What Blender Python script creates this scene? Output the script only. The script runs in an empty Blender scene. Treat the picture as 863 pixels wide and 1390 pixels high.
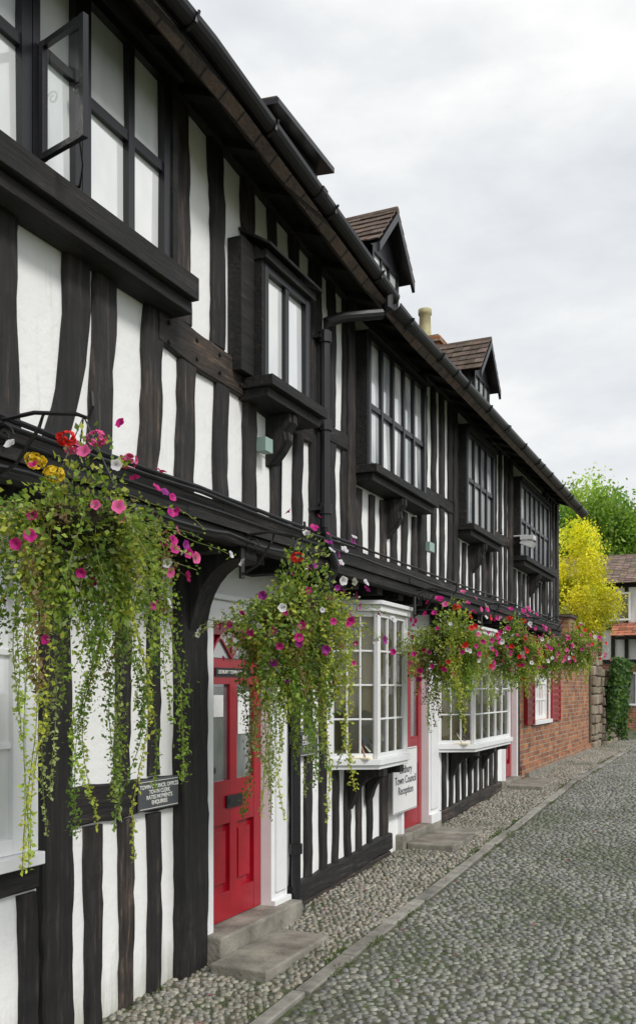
import bpy, math, random
import numpy as np
from mathutils import Vector
random.seed(7)
rng = np.random.default_rng(7)
R = random.uniform
scene = bpy.context.scene
scene.view_settings.view_transform = 'Standard'
scene.view_settings.look = 'None'
scene.view_settings.exposure = 0

# ------------------------------------------------------------------ helpers
class Acc:
    def __init__(s): s.v=[]; s.f=[]; s.c=[]
    def add(s, verts, faces, col=(1,1,1)):
        o=len(s.v); s.v+= [tuple(p) for p in verts]; s.f+=[tuple(i+o for i in f) for f in faces]
        s.c+=[col]*len(verts)
    def box(s,x0,x1,y0,y1,z0,z1,col=(1,1,1),ny=1):
        if ny>1:
            vs=[];fs=[]
            for i in range(ny+1):
                y=y0+(y1-y0)*i/ny; vs+=[(x0,y,z0),(x1,y,z0),(x1,y,z1),(x0,y,z1)]
            for i in range(ny):
                a=i*4
                for k in range(4): fs.append((a+k,a+4+k,a+4+(k+1)%4,a+(k+1)%4))
            fs+=[(0,1,2,3),(ny*4+3,ny*4+2,ny*4+1,ny*4)]
            s.add(vs,fs,col); return
        s.add([(x0,y0,z0),(x1,y0,z0),(x1,y1,z0),(x0,y1,z0),(x0,y0,z1),(x1,y0,z1),(x1,y1,z1),(x0,y1,z1)],
              [(0,3,2,1),(4,5,6,7),(0,1,5,4),(1,2,6,5),(2,3,7,6),(3,0,4,7)],col)
    def obox(s,c,a,b,d,col=(1,1,1)):
        c=Vector(c);a=Vector(a);b=Vector(b);d=Vector(d)
        vs=[c-a-b-d,c+a-b-d,c+a+b-d,c-a+b-d,c-a-b+d,c+a-b+d,c+a+b+d,c-a+b+d]
        s.add(vs,[(0,3,2,1),(4,5,6,7),(0,1,5,4),(1,2,6,5),(2,3,7,6),(3,0,4,7)],col)
    def prism(s,pts,z0,z1,col=(1,1,1)):
        n=len(pts)
        vs=[(p[0],p[1],z0) for p in pts]+[(p[0],p[1],z1) for p in pts]
        fs=[tuple(range(n-1,-1,-1)),tuple(range(n,2*n))]+[(i,(i+1)%n,n+(i+1)%n,n+i) for i in range(n)]
        s.add(vs,fs,col)
    def xprism(s,pts,y0,y1,col=(1,1,1),ny=1):   # profile in xz extruded along y
        n=len(pts); vs=[]; fs=[]
        for j in range(ny+1):
            y=y0+(y1-y0)*j/ny; vs+=[(p[0],y,p[1]) for p in pts]
        fs=[tuple(range(n)),tuple(range(n*(ny+1)-1,n*ny-1,-1))]
        for j in range(ny):
            a=j*n; fs+=[(a+i,a+n+i,a+n+(i+1)%n,a+(i+1)%n) for i in range(n)]
        s.add(vs,fs,col)
    def tube(s,pts,r,n=8,col=(1,1,1),r2=None):
        pts=[Vector(p) for p in pts]; m=len(pts); vs=[]
        for i,p in enumerate(pts):
            d=(pts[min(i+1,m-1)]-pts[max(i-1,0)]).normalized()
            up=Vector((0,0,1)) if abs(d.z)<.9 else Vector((0,1,0))
            a=d.cross(up).normalized(); b=d.cross(a).normalized()
            rr=r if r2 is None else r+(r2-r)*i/(m-1)
            for k in range(n):
                t=2*math.pi*k/n; vs.append(p+a*math.cos(t)*rr+b*math.sin(t)*rr)
        fs=[(i*n+k,i*n+(k+1)%n,(i+1)*n+(k+1)%n,(i+1)*n+k) for i in range(m-1) for k in range(n)]
        fs.append(tuple(range(n-1,-1,-1))); fs.append(tuple(range((m-1)*n,m*n)))
        s.add(vs,fs,col)

def ey(y): return float(np.interp(y,[-2,3.6,6.2,14],[0.03,0,-.25,-.22]))
def warp(acc):
    """old building: the eaves line sinks towards the middle of the range"""
    acc.v=[(x,y,z+ey(y)*min(1,max(0,(z-4.42)/.18))) for (x,y,z) in acc.v]; return acc

def empty(name,parent=None):
    e=bpy.data.objects.new(name,None); scene.collection.objects.link(e)
    e.empty_display_size=.2
    if parent: e.parent=parent
    return e
def mk(name,acc,mat,parent=None,smooth=False):
    me=bpy.data.meshes.new(name); me.from_pydata(acc.v,[],acc.f)
    at=me.color_attributes.new('col','FLOAT_COLOR','POINT')
    a=np.ones((len(acc.v),4),dtype=np.float32); a[:,:3]=np.array(acc.c,dtype=np.float32).reshape(-1,3)
    at.data.foreach_set('color',a.ravel())
    me.materials.append(mat)
    if smooth: me.polygons.foreach_set('use_smooth',[True]*len(me.polygons))
    me.update()
    o=bpy.data.objects.new(name,me); scene.collection.objects.link(o)
    if parent: o.parent=parent
    return o
def mknp(name,V,F,C,mat,parent=None,smooth=False):
    me=bpy.data.meshes.new(name); n=len(V); m,k=F.shape
    me.vertices.add(n); me.vertices.foreach_set('co',V.astype(np.float32).ravel())
    me.loops.add(m*k); me.loops.foreach_set('vertex_index',F.astype(np.int32).ravel())
    me.polygons.add(m); me.polygons.foreach_set('loop_start',np.arange(0,m*k,k,dtype=np.int32))
    me.polygons.foreach_set('loop_total',np.full(m,k,dtype=np.int32))
    if smooth: me.polygons.foreach_set('use_smooth',np.ones(m,dtype=bool))
    me.update(calc_edges=True)
    at=me.color_attributes.new('col','FLOAT_COLOR','POINT')
    a=np.ones((n,4),dtype=np.float32); a[:,:3]=C
    at.data.foreach_set('color',a.ravel())
    me.materials.append(mat); me.validate()
    o=bpy.data.objects.new(name,me); scene.collection.objects.link(o)
    if parent: o.parent=parent
    return o

# ------------------------------------------------------------------ materials
def newmat(name):
    m=bpy.data.materials.new(name); m.use_nodes=True
    nt=m.node_tree; return m,nt,nt.nodes['Principled BSDF']
def N(nt,t,**kw):
    n=nt.nodes.new(t)
    for k,v in kw.items(): setattr(n,k,v)
    return n
def mapped(nt,scale=(1,1,1)):
    tc=N(nt,'ShaderNodeTexCoord'); mp=N(nt,'ShaderNodeMapping'); mp.inputs['Scale'].default_value=scale
    nt.links.new(tc.outputs['Object'],mp.inputs['Vector']); return mp.outputs['Vector']
def noise(nt,vec,scale,detail=6,rough=.6):
    n=N(nt,'ShaderNodeTexNoise'); n.inputs['Scale'].default_value=scale
    n.inputs['Detail'].default_value=detail; n.inputs['Roughness'].default_value=rough
    nt.links.new(vec,n.inputs['Vector']); return n.outputs['Fac']
def ramp(nt,fac,stops):
    r=N(nt,'ShaderNodeValToRGB'); e=r.color_ramp.elements
    while len(e)<len(stops): e.new(.5)
    for i,(p,c) in enumerate(stops):
        e[i].position=p; e[i].color=(*c,1)
    nt.links.new(fac,r.inputs['Fac']); return r.outputs['Color']
def mix(nt,a,b,fac=1.,mode='MULTIPLY'):
    m=N(nt,'ShaderNodeMixRGB',blend_type=mode)
    for inp,val in ((m.inputs['Color1'],a),(m.inputs['Color2'],b),(m.inputs['Fac'],fac)):
        if isinstance(val,(float,int)): inp.default_value=val
        elif isinstance(val,tuple): inp.default_value=(*val,1)
        else: nt.links.new(val,inp)
    return m.outputs['Color']
def attr(nt):
    a=N(nt,'ShaderNodeAttribute'); a.attribute_name='col'; return a.outputs['Color']
def bump(nt,b,h,strength=.5,dist=.01):
    n=N(nt,'ShaderNodeBump'); n.inputs['Strength'].default_value=strength; n.inputs['Distance'].default_value=dist
    nt.links.new(h,n.inputs['Height']); nt.links.new(n.outputs['Normal'],b.inputs['Normal'])

def mat_timber(name,sc,dark=(.006,.006,.007),mid=(.019,.0175,.018),hi=(.10,.084,.072)):
    m,nt,b=newmat(name); v=mapped(nt,sc)
    g=noise(nt,v,1.,9,.72); c1=ramp(nt,g,[(.38,dark),(.56,mid),(.73,hi)])
    v2=mapped(nt,(1,1,1)); w=noise(nt,v2,2.4,5,.65)
    c2=ramp(nt,w,[(.38,(.6,.6,.64)),(.56,(1.1,1.05,1.0)),(.7,(2.3,1.95,1.65))])
    c=mix(nt,mix(nt,c1,c2),attr(nt))
    nt.links.new(c,b.inputs['Base Color']); b.inputs['Roughness'].default_value=.7
    bump(nt,b,g,.9,.018); return m
timberV=mat_timber('timber_vertical',(30,30,2.5))
timberH=mat_timber('timber_horizontal',(30,2.5,30))
def mat_plain(name,col,rough=.5,var=.12,scale=6,bstr=.1,bd=.004,coat=0,useattr=False,spec=None,metal=0):
    m,nt,b=newmat(name); v=mapped(nt); n=noise(nt,v,scale,6)
    lo=tuple(c*(1-var) for c in col); hi=tuple(min(1,c*(1+var)) for c in col)
    c=ramp(nt,n,[(.3,lo),(.7,hi)])
    if useattr: c=mix(nt,c,attr(nt))
    nt.links.new(c,b.inputs['Base Color']); b.inputs['Roughness'].default_value=rough
    b.inputs['Coat Weight'].default_value=coat; b.inputs['Metallic'].default_value=metal
    n2=noise(nt,v,scale*8,4); bump(nt,b,n2,bstr,bd); return m
# plaster
plaster,nt,b=newmat('lime_plaster'); v=mapped(nt)
n1=noise(nt,v,1.6,5); n2=noise(nt,mapped(nt,(7,7,.8)),2.,6,.7)
c=mix(nt,ramp(nt,n1,[(.3,(.85,.855,.86)),(.7,(.90,.90,.895))]),ramp(nt,n2,[(.22,(.80,.795,.78)),(.40,(1,1,1))]))
n3=noise(nt,v,9,6,.75); c=mix(nt,c,ramp(nt,n3,[(.25,(.86,.85,.83)),(.37,(1,1,1))]))
sp=N(nt,'ShaderNodeSeparateXYZ'); nt.links.new(v,sp.inputs[0])
mr=N(nt,'ShaderNodeMapRange'); mr.inputs['From Min'].default_value=.1; mr.inputs['From Max'].default_value=.9
nt.links.new(sp.outputs['Z'],mr.inputs['Value'])
ad=N(nt,'ShaderNodeMath',operation='ADD'); nt.links.new(mr.outputs[0],ad.inputs[0]); nt.links.new(n2,ad.inputs[1])
dirt=ramp(nt,ad.outputs[0],[(.40,(.55,.56,.48)),(.85,(1,1,1))])
c=mix(nt,c,dirt); nt.links.new(c,b.inputs['Base Color']); b.inputs['Roughness'].default_value=.85
bump(nt,b,noise(nt,v,12,7,.65),.5,.014)

blackpaint=mat_plain('black_gloss_paint',(.010,.010,.013),.38,.3,8,.15)
iron=mat_plain('wrought_iron',(.012,.012,.013),.5,.3,20,.2)
whitepaint=mat_plain('white_joinery_paint',(.83,.84,.85),.42,.05,5,.06)
redpaint=mat_plain('red_gloss_paint',(.33,.004,.016),.32,.18,4,.08,coat=.25)
stone=mat_plain('step_stone',(.24,.225,.19),.85,.45,5,.6,.012)
kerbm=mat_plain('kerb_stone',(.26,.25,.225),.85,.35,9,.5,.01,useattr=True)
greenbox=mat_plain('alarm_plastic',(.30,.42,.38),.5,.05)
lightgrey=mat_plain('grey_plastic',(.6,.6,.6),.5,.05)
signgrey=mat_plain('slate_sign',(.07,.075,.085),.5,.2)
signwhite=mat_plain('white_sign',(.8,.8,.8),.5,.03)
textdark=mat_plain('dark_lettering',(.03,.03,.04),.5,.02)
textlight=mat_plain('pale_lettering',(.75,.75,.72),.5,.02)
cream=mat_plain('cream_interior',(.86,.78,.58),.8,.08,2)
paper=mat_plain('printed_card',(.8,.8,.8),.6,.1,14,useattr=True)
potm=mat_plain('chimney_pot_clay',(.40,.36,.20),.8,.25,10)
bowlm=mat_plain('basket_liner',(.05,.04,.02),.95,.5,30,1,.02)
bark=mat_plain('bark',(.09,.07,.05),.95,.4,12,.8,.02)
stem=mat_plain('plant_stem',(.16,.18,.05),.8,.3)
rubble=mat_plain('rubble_stone',(.27,.23,.18),.9,.3,9,.6,.02,useattr=True)
curtain,nt,b=newmat('cream_curtain'); out=nt.nodes['Material Output']; v=mapped(nt)
cc_=ramp(nt,noise(nt,v,5,3),[(.3,(.84,.75,.52)),(.7,(.90,.83,.64))]); nt.links.new(cc_,b.inputs['Base Color']); b.inputs['Roughness'].default_value=.9
t=N(nt,'ShaderNodeBsdfTranslucent'); nt.links.new(cc_,t.inputs['Color']); mx=N(nt,'ShaderNodeMixShader'); mx.inputs[0].default_value=.3
nt.links.new(b.outputs[0],mx.inputs[1]); nt.links.new(t.outputs[0],mx.inputs[2]); nt.links.new(mx.outputs[0],out.inputs['Surface'])

def mat_brick(name,c1,c2,mort,horiz='Y',bw=.225,rh=.075,ms=.010,bstr=.6):
    m,nt,b=newmat(name); v=mapped(nt); s=N(nt,'ShaderNodeSeparateXYZ'); nt.links.new(v,s.inputs[0])
    cb=N(nt,'ShaderNodeCombineXYZ'); nt.links.new(s.outputs[horiz],cb.inputs[0]); nt.links.new(s.outputs['Z'],cb.inputs[1])
    br=N(nt,'ShaderNodeTexBrick'); nt.links.new(cb.outputs[0],br.inputs['Vector'])
    br.inputs['Scale'].default_value=1; br.inputs['Brick Width'].default_value=bw; br.inputs['Row Height'].default_value=rh
    br.inputs['Mortar Size'].default_value=ms; br.inputs['Mortar Smooth'].default_value=.3; br.inputs['Bias'].default_value=-.1
    br.inputs['Color1'].default_value=(*c1,1); br.inputs['Color2'].default_value=(*c2,1); br.inputs['Mortar'].default_value=(*mort,1)
    n=noise(nt,v,3.5,6,.7); c=mix(nt,br.outputs['Color'],ramp(nt,n,[(.3,(.5,.48,.5)),(.65,(1.2,1.15,1.05))]))
    nt.links.new(c,b.inputs['Base Color']); b.inputs['Roughness'].default_value=.88
    sub=N(nt,'ShaderNodeMath',operation='SUBTRACT'); nt.links.new(noise(nt,v,40,4),sub.inputs[0]); nt.links.new(br.outputs['Fac'],sub.inputs[1])
    bump(nt,b,sub.outputs[0],bstr,.012); return m
brick=mat_brick('red_brick',(.46,.20,.09),(.20,.085,.06),(.36,.30,.24))
tile=mat_brick('clay_roof_tile',(.13,.095,.08),(.09,.07,.06),(.03,.025,.02),bw=.17,rh=.11,ms=.008,bstr=1)
tileattr=mat_plain('clay_tile_geo',(.135,.10,.08),.85,.4,12,.5,.01,useattr=True)

def mat_window(name,lo,hi,rough=.06):
    m,nt,b=newmat(name); v=mapped(nt,(1,1.3,.7)); n=noise(nt,v,2.2,3)
    c=mix(nt,ramp(nt,n,[(.35,lo),(.65,hi)]),attr(nt))
    nt.links.new(c,b.inputs['Base Color']); b.inputs['Roughness'].default_value=rough
    b.inputs['IOR'].default_value=1.55; b.inputs['Coat Weight'].default_value=1; b.inputs['Coat Roughness'].default_value=.02
    b.inputs['Coat IOR'].default_value=2.1
    bump(nt,b,noise(nt,mapped(nt),5,2),.14,.01); return m
winglass=mat_window('window_glass_blinds',(.68,.71,.73),(.90,.91,.91))
midglass=mat_window('window_glass_rooms',(.36,.39,.42),(.86,.87,.87))
darkglass=mat_window('window_glass_dark',(.08,.09,.10),(.28,.30,.31))
clear,nt,b=newmat('clear_glass'); out=nt.nodes['Material Output']
tr=N(nt,'ShaderNodeBsdfTransparent'); tr.inputs[0].default_value=(.95,.97,.96,1)
gl=N(nt,'ShaderNodeBsdfGlossy'); gl.inputs['Roughness'].default_value=.03
fr=N(nt,'ShaderNodeFresnel'); fr.inputs['IOR'].default_value=1.6
mx=N(nt,'ShaderNodeMixShader'); nt.links.new(fr.outputs[0],mx.inputs[0]); nt.links.new(tr.outputs[0],mx.inputs[1]); nt.links.new(gl.outputs[0],mx.inputs[2])
nt.links.new(mx.outputs[0],out.inputs['Surface'])

def mat_leaf(name,trans=.35,rough=.55):
    m,nt,b=newmat(name); out=nt.nodes['Material Output']
    a=attr(nt); nt.links.new(a,b.inputs['Base Color']); b.inputs['Roughness'].default_value=rough
    t=N(nt,'ShaderNodeBsdfTranslucent'); nt.links.new(mix(nt,a,(1.5,1.6,.9)),t.inputs['Color'])
    mx=N(nt,'ShaderNodeMixShader'); mx.inputs[0].default_value=trans
    nt.links.new(b.outputs[0],mx.inputs[1]); nt.links.new(t.outputs[0],mx.inputs[2]); nt.links.new(mx.outputs[0],out.inputs['Surface'])
    return m
leafm=mat_leaf('leaf',.4); petalm=mat_leaf('petal',.25,.6)

cobm,nt,b=newmat('cobble_stone'); v=mapped(nt)
c=mix(nt,attr(nt),ramp(nt,noise(nt,v,30,5),[(.3,(.62,.62,.6)),(.7,(1.22,1.22,1.2))]))
c=mix(nt,c,ramp(nt,noise(nt,v,.9,7,.7),[(.38,(.62,.66,.55)),(.52,(.95,.96,.92)),(.65,(1.14,1.12,1.09))]))
nt.links.new(c,b.inputs['Base Color']); b.inputs['Roughness'].default_value=.48
bump(nt,b,noise(nt,v,90,3),.35,.004)
mortar,nt,b=newmat('cobble_bedding'); v=mapped(nt)
vo=N(nt,'ShaderNodeTexVoronoi'); vo.inputs['Scale'].default_value=18; nt.links.new(v,vo.inputs['Vector'])
c=mix(nt,ramp(nt,vo.outputs['Distance'],[(.1,(.14,.14,.12)),(.6,(.08,.085,.06))]),ramp(nt,noise(nt,v,3,6,.7),[(.38,(.75,1.0,.5)),(.58,(1.1,1.05,1))]))
nt.links.new(c,b.inputs['Base Color']); b.inputs['Roughness'].default_value=.9
iv=N(nt,'ShaderNodeMath',operation='SUBTRACT'); iv.inputs[0].default_value=1; nt.links.new(vo.outputs['Distance'],iv.inputs[1]); bump(nt,b,iv.outputs[0],.8,.02)
grassm,nt,b=newmat('ground_turf'); v=mapped(nt)
nt.links.new(ramp(nt,noise(nt,v,2,8),[(.3,(.05,.07,.025)),(.7,(.12,.12,.07))]),b.inputs['Base Color']); b.inputs['Roughness'].default_value=.95

# ------------------------------------------------------------------ ground
def g(y):
    if y<1.4: return 0.
    if y<13.4: return .04*(y-1.4)
    return .48+.006*(y-13.4)
def strip(name,x0,x1,ys,dz,mat):
    a=Acc(); vs=[];fs=[]
    for y in ys: vs+= [(x0,y,g(y)+dz),(x1,y,g(y)+dz)]
    for i in range(len(ys)-1): fs.append((2*i,2*i+1,2*i+3,2*i+2))
    a.add(vs,fs); return mk(name,a,mat)
yy=[-8,0,1.4]+[2+i for i in range(12)]+[13.4,16,20,28,36]
strip('ground',-300,300,[-300]+yy+[120,400],-.02,grassm)
strip('cobbled_lane',.84,4.6,yy,-.000,mortar)
strip('cobbled_footpath',-.3,.72,yy,-.002,mortar)

def cobbles(name,x0,x1,y0,y1,sx,sy,h,tones,parent=None,jt=.16):
    xs=np.arange(x0+sx/2,x1-sx*.2,sx); ys=np.arange(y0,y1,sy)
    X,Y=np.meshgrid(xs,ys); X=X+((np.arange(len(ys))%2)*sx*.5)[:,None]
    X=X+rng.normal(0,sx*jt,X.shape); Y=Y+rng.normal(0,sy*jt,Y.shape)+.014*np.sin(X*7+Y*2)
    X=X.ravel();Y=Y.ravel(); k=(X<x1-.01)&(X>x0)&(rng.random(X.shape)>.03); X=X[k];Y=Y[k]; n=len(X)
    Z=np.interp(Y,[-10,1.4,13.4,60],[0,0,.48,.48+.006*46.6])+rng.normal(0,.0018,n)
    th=np.linspace(0,2*np.pi,7,endpoint=False); K=7
    ca=np.cos(th);sa=np.sin(th); q=(np.abs(ca)**3.2+np.abs(sa)**3.2)**(-1/3.2)
    ux=ca*q; uy=sa*q
    rx=sx*.5*rng.uniform(.68,1.22,n); ry=sy*.5*rng.uniform(.7,1.2,n); rot=rng.normal(0,.5,n); hh=h*rng.uniform(.7,1.2,n)
    jit=rng.uniform(.80,1.12,(n,K))
    V=np.zeros((n,2*K+1,3))
    for ring,sc in enumerate([1.,.78]):
        lx=rx[:,None]*ux*sc*jit; ly=ry[:,None]*uy*sc*jit
        V[:,ring*K:ring*K+K,0]=X[:,None]+lx*np.cos(rot)[:,None]-ly*np.sin(rot)[:,None]
        V[:,ring*K:ring*K+K,1]=Y[:,None]+lx*np.sin(rot)[:,None]+ly*np.cos(rot)[:,None]
        V[:,ring*K:ring*K+K,2]=Z[:,None]+(hh[:,None]*.8 if ring else -.005)
    V[:,2*K,0]=X;V[:,2*K,1]=Y;V[:,2*K,2]=Z+hh
    f=[]
    for i in range(K):
        j=(i+1)%K; f+=[(i,j,K+j),(i,K+j,K+i),(K+i,K+j,2*K)]
    f=np.array(f); F=(f[None]+ (np.arange(n)*(2*K+1))[:,None,None]).reshape(-1,3)
    t=np.array(tones); C=t[rng.integers(0,len(t),n)]*rng.uniform(.75,1.2,(n,1))
    return mknp(name,V.reshape(-1,3),F,np.repeat(C,2*K+1,axis=0),cobm,parent,True)
cobbles('lane_cobbles',.85,3.9,2.6,28,.056,.044,.0100,[(.27,.27,.255),(.235,.235,.235),(.30,.295,.27),(.25,.26,.23),(.20,.20,.205)],jt=.2)
cobbles('footpath_pebbles',.0,.72,2.6,24,.044,.038,.011,[(.34,.32,.285),(.27,.26,.25),(.38,.36,.32),(.29,.25,.21)],jt=.2)
ka=Acc(); y=1.5
while y<27:
    L=R(.35,.8); zc=g(y+L/2)+.004+R(-.003,.003); t=R(.75,1.25)
    off=R(-.010,.010)
    ka.obox((.78+off,y+L/2,zc-.04),(.050+R(-.010,.008),0,0),(R(-.006,.006),L/2-.006,g(y+L/2+L/2)-g(y+L/2)),(0,0,.045),(t,t,t*.98)); y+=L
kerb=mk('kerb',ka,kerbm); bv=kerb.modifiers.new('b','BEVEL'); bv.width=.008; bv.segments=2
def leaf_arrays(Pp,Dd,size,wr=.55):
    n=len(Pp); Dd=Dd/np.linalg.norm(Dd,axis=1,keepdims=True)
    r=rng.normal(0,1,(n,3)); S=np.cross(Dd,r); S/=np.linalg.norm(S,axis=1,keepdims=True)+1e-9
    Nn=np.cross(Dd,S); s=size[:,None]
    V=np.stack([Pp,Pp+Dd*s*.5+S*s*wr*.5+Nn*s*.10,Pp+Dd*s,Pp+Dd*s*.5-S*s*wr*.5+Nn*s*.10],axis=1)
    F=np.arange(n*4).reshape(n,4); return V.reshape(-1,3),F
n=2200; cen=np.stack([rng.choice([.71,.85,.05],80)+rng.normal(0,.01,80),rng.uniform(3.5,20,80)],1); idx=rng.integers(0,80,n)
P_=np.zeros((n,3)); P_[:,0]=cen[idx,0]+rng.normal(0,.014,n); P_[:,1]=cen[idx,1]+rng.normal(0,.06,n); P_[:,2]=[g(q) for q in P_[:,1]]
D_=rng.normal(0,.6,(n,3)); D_[:,2]=1
V,F=leaf_arrays(P_,D_,rng.uniform(.012,.03,n),.4); mknp('joint_weeds',V,F,np.repeat(np.tile([(.10,.15,.03)],(n,1))*rng.uniform(.6,1.4,(n,1)),4,axis=0),leafm)
n=200; P_=np.stack([rng.uniform(.05,1.8,n),rng.uniform(3.6,14,n),np.zeros(n)],1); P_[:,2]=[g(q)+.014 for q in P_[:,1]]
D_=rng.normal(0,1,(n,3)); D_[:,2]*=.15
V,F=leaf_arrays(P_,D_,rng.uniform(.015,.03,n),.7); pal=np.array([(.25,.16,.05),(.12,.14,.04),(.4,.1,.2)])
mknp('fallen_leaves',V,F,np.repeat(pal[rng.integers(0,3,n)],4,axis=0),leafm)

# ------------------------------------------------------------------ the timber-framed building
H=empty('timber_framed_house')
XU=.40
Y0,Y1=-2.,14.25
ZT=4.86
V_=Acc(); Hh=Acc()
def timber(acc,p0,p1,w,xf,th=.028,bend=0,col=None,jit=.007,taper=0):
    if col is None:
        k=R(.7,1.3); col=(k,k*R(.96,1),k*R(.92,1))
        if random.random()<.2: col=(k*1.9,k*1.7,k*1.5)
    y0,z0=p0;y1,z1=p1; L=math.hypot(y1-y0,z1-z0); n=max(2,int(L/.08))
    d=((y1-y0)/L,(z1-z0)/L); s=(-d[1],d[0]); vs=[]
    th=th+R(-.003,.004)
    if bend==0 and jit>.005: bend=R(-.012,.012)
    ph=R(0,6); ph2=R(0,6); ea=eb=0
    for i in range(n+1):
        t=i/n; o=bend*math.sin(math.pi*t)+.6*jit*math.sin(ph+t*5)+.3*jit*math.sin(ph2+t*13)
        ea=.6*ea+R(-jit,jit); eb=.6*eb+R(-jit,jit)
        cy=y0+d[0]*L*t+s[0]*o; cz=z0+d[1]*L*t+s[1]*o
        a=w/2*(1-taper*t)+ea; b2=w/2*(1-taper*t)+eb; x=xf+th+R(-.003,.003); bvl=.010
        for (o2,xx) in ((-a,xf-.01),(-a,x-bvl),(-a+bvl,x),(b2-bvl,x),(b2,x-bvl),(b2,xf-.01)):
            vs.append((xx,cy+s[0]*o2,cz+s[1]*o2))
    fs=[]
    for i in range(n):
        for k in range(5):
            a0=i*6+k; fs.append((a0,a0+1,a0+7,a0+6))
    fs.append((0,1,2,3,4,5)); e=n*6; fs.append((e+5,e+4,e+3,e+2,e+1,e))
    acc.add(vs,fs,col)

P=Acc()
P.box(-.05,XU,Y0,Y1,2.72,ZT+.02,ny=30)
def wallseg(y0,y1,z0,z1): P.box(-.28,0,y0,y1,z0,z1)
wallseg(Y0,4.84,-.2,2.64)
wallseg(4.84,5.82,2.26,2.64)
wallseg(5.82,6.80,-.2,2.64)
wallseg(6.80,7.62,-.2,1.22); wallseg(6.80,7.62,2.46,2.64)
wallseg(7.62,8.28,-.2,2.64); wallseg(8.28,9.15,2.30,2.64)
wallseg(9.15,9.62,0,2.64); wallseg(9.62,11.6,0,1.18); wallseg(9.62,11.6,2.44,2.64)
wallseg(11.6,12.4,0,2.64); wallseg(12.4,13.2,2.3,2.64); wallseg(13.2,13.36,0,2.64)
P.box(-4.6,-4.3,Y0,Y1,-.2,4.7); P.box(-4.3,-.3,Y1-.2,Y1-.01,2.5,4.4)
P.box(-4.3,-.3,Y0,Y0+.2,-.2,4.4)
mk('plaster_walls',warp(P),plaster,H)
gp=Acc(); 
for yy_ in (Y0+.02,Y1-.03):
    gp.add([(XU-.05,yy_,4.4),(-4.6,yy_,4.4),(-2.1,yy_,7.5)],[(0,1,2)])
mk('gable_plaster',gp,plaster,H)

J=Acc()
J.box(.002,XU-.02,Y0,Y1,2.645,2.70,(.7,.7,.7))
for (x0,x1,z0,z1) in ((XU-.03,XU+.06,2.60,2.665),(XU-.03,XU+.085,2.668,2.72),(XU-.03,XU+.055,2.723,2.80)):
    y=Y0
    while y<Y1:
        L=min(R(2.4,3.6),Y1-y); k=R(.5,.9)
        J.box(x0,x1+R(-.004,.004),y,y+L-.004,z0+R(-.003,.003),z1,(k,k,k)); y+=L
y=Y0+.3
while y<Y1:
    J.box(.003,XU-.035,y,y+.12,2.55,2.643,(.8,.8,.8)); y+=.5
mk('jetty_beam',J,timberH,H)

RZ=3.55
for (a,b_,w,bd) in (((2.30,2.8),(2.32,3.66),.17,.01),((2.72,2.8),(2.70,3.66),.15,.01),((3.0,2.8),(3.14,3.70),.15,-.05),
                  ((3.30,2.8),(3.33,3.66),.155,.012),((3.63,2.8),(3.70,3.66),.15,-.018)):
    timber(V_,a,b_,w,XU,.03,bd,jit=.009)
timber(V_,(3.98,2.8),(4.0,RZ-.09),.15,XU,.03,.01,jit=.009); timber(V_,(4.33,2.8),(4.33,RZ-.1),.135,XU,.03)
timber(V_,(4.64,2.8),(4.62,ZT),.13,XU,.036)
timber(V_,(3.96,RZ+.11),(3.94,ZT),.14,XU,.03,.015); timber(V_,(4.29,RZ+.1),(4.27,ZT),.13,XU,.03)
timber(V_,(4.97,2.8),(4.96,3.4),.12,XU,.03); timber(V_,(5.27,2.8),(5.28,3.42),.11,XU,.03)
timber(V_,(4.93,4.34),(4.93,ZT),.10,XU,.03); timber(V_,(5.24,4.0),(5.22,ZT),.10,XU,.03)
timber(V_,(5.54,2.8),(5.53,ZT),.14,XU,.04)
timber(Hh,(3.72,RZ+.03),(4.56,RZ+.0),.19,XU,.034,col=(2.4,2.0,1.6)); timber(Hh,(4.71,RZ-.05),(5.46,RZ-.08),.13,XU,.03,col=(1.6,1.4,1.2))
wins=[(6.2,7.62),(8.82,9.98),(11.2,13.1)]
def inwin(y,pad=.02):
    for a,b_ in wins:
        if a-.1-pad<y<b_+.1+pad: return True
    return False
y=5.80
while y<Y1-.05:
    w=R(.085,.12)
    if not inwin(y,.03): timber(V_,(y+R(-.01,.01),RZ+.06),(y+R(-.01,.01),ZT),w,XU,.027)
    timber(V_,(y+R(-.01,.01),2.8),(y+R(-.012,.012),(RZ-.06) if not inwin(y) else 3.28),w,XU,.027)
    y+=R(.24,.275)
for a,b_ in wins:
    for yy_ in (a-.09,b_+.10): timber(V_,(yy_,2.8),(yy_,ZT),.13,XU,.042)
edges=[5.61,6.04,7.79,8.66,10.15,11.04,13.27,Y1]
for i in range(0,len(edges)-1,2): timber(Hh,(edges[i],RZ),(edges[i+1],RZ),.115,XU,.032)
timber(V_,(Y1-.08,2.8),(Y1-.08,ZT),.16,XU,.04)
timber(Hh,(Y0,ZT-.03),(Y1,ZT-.03),.06,XU,.045,jit=.003)
y=2.0
while y>Y0:
    timber(V_,(y,2.8),(y,ZT-.06),.14,XU,.03); y-=.34

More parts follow.
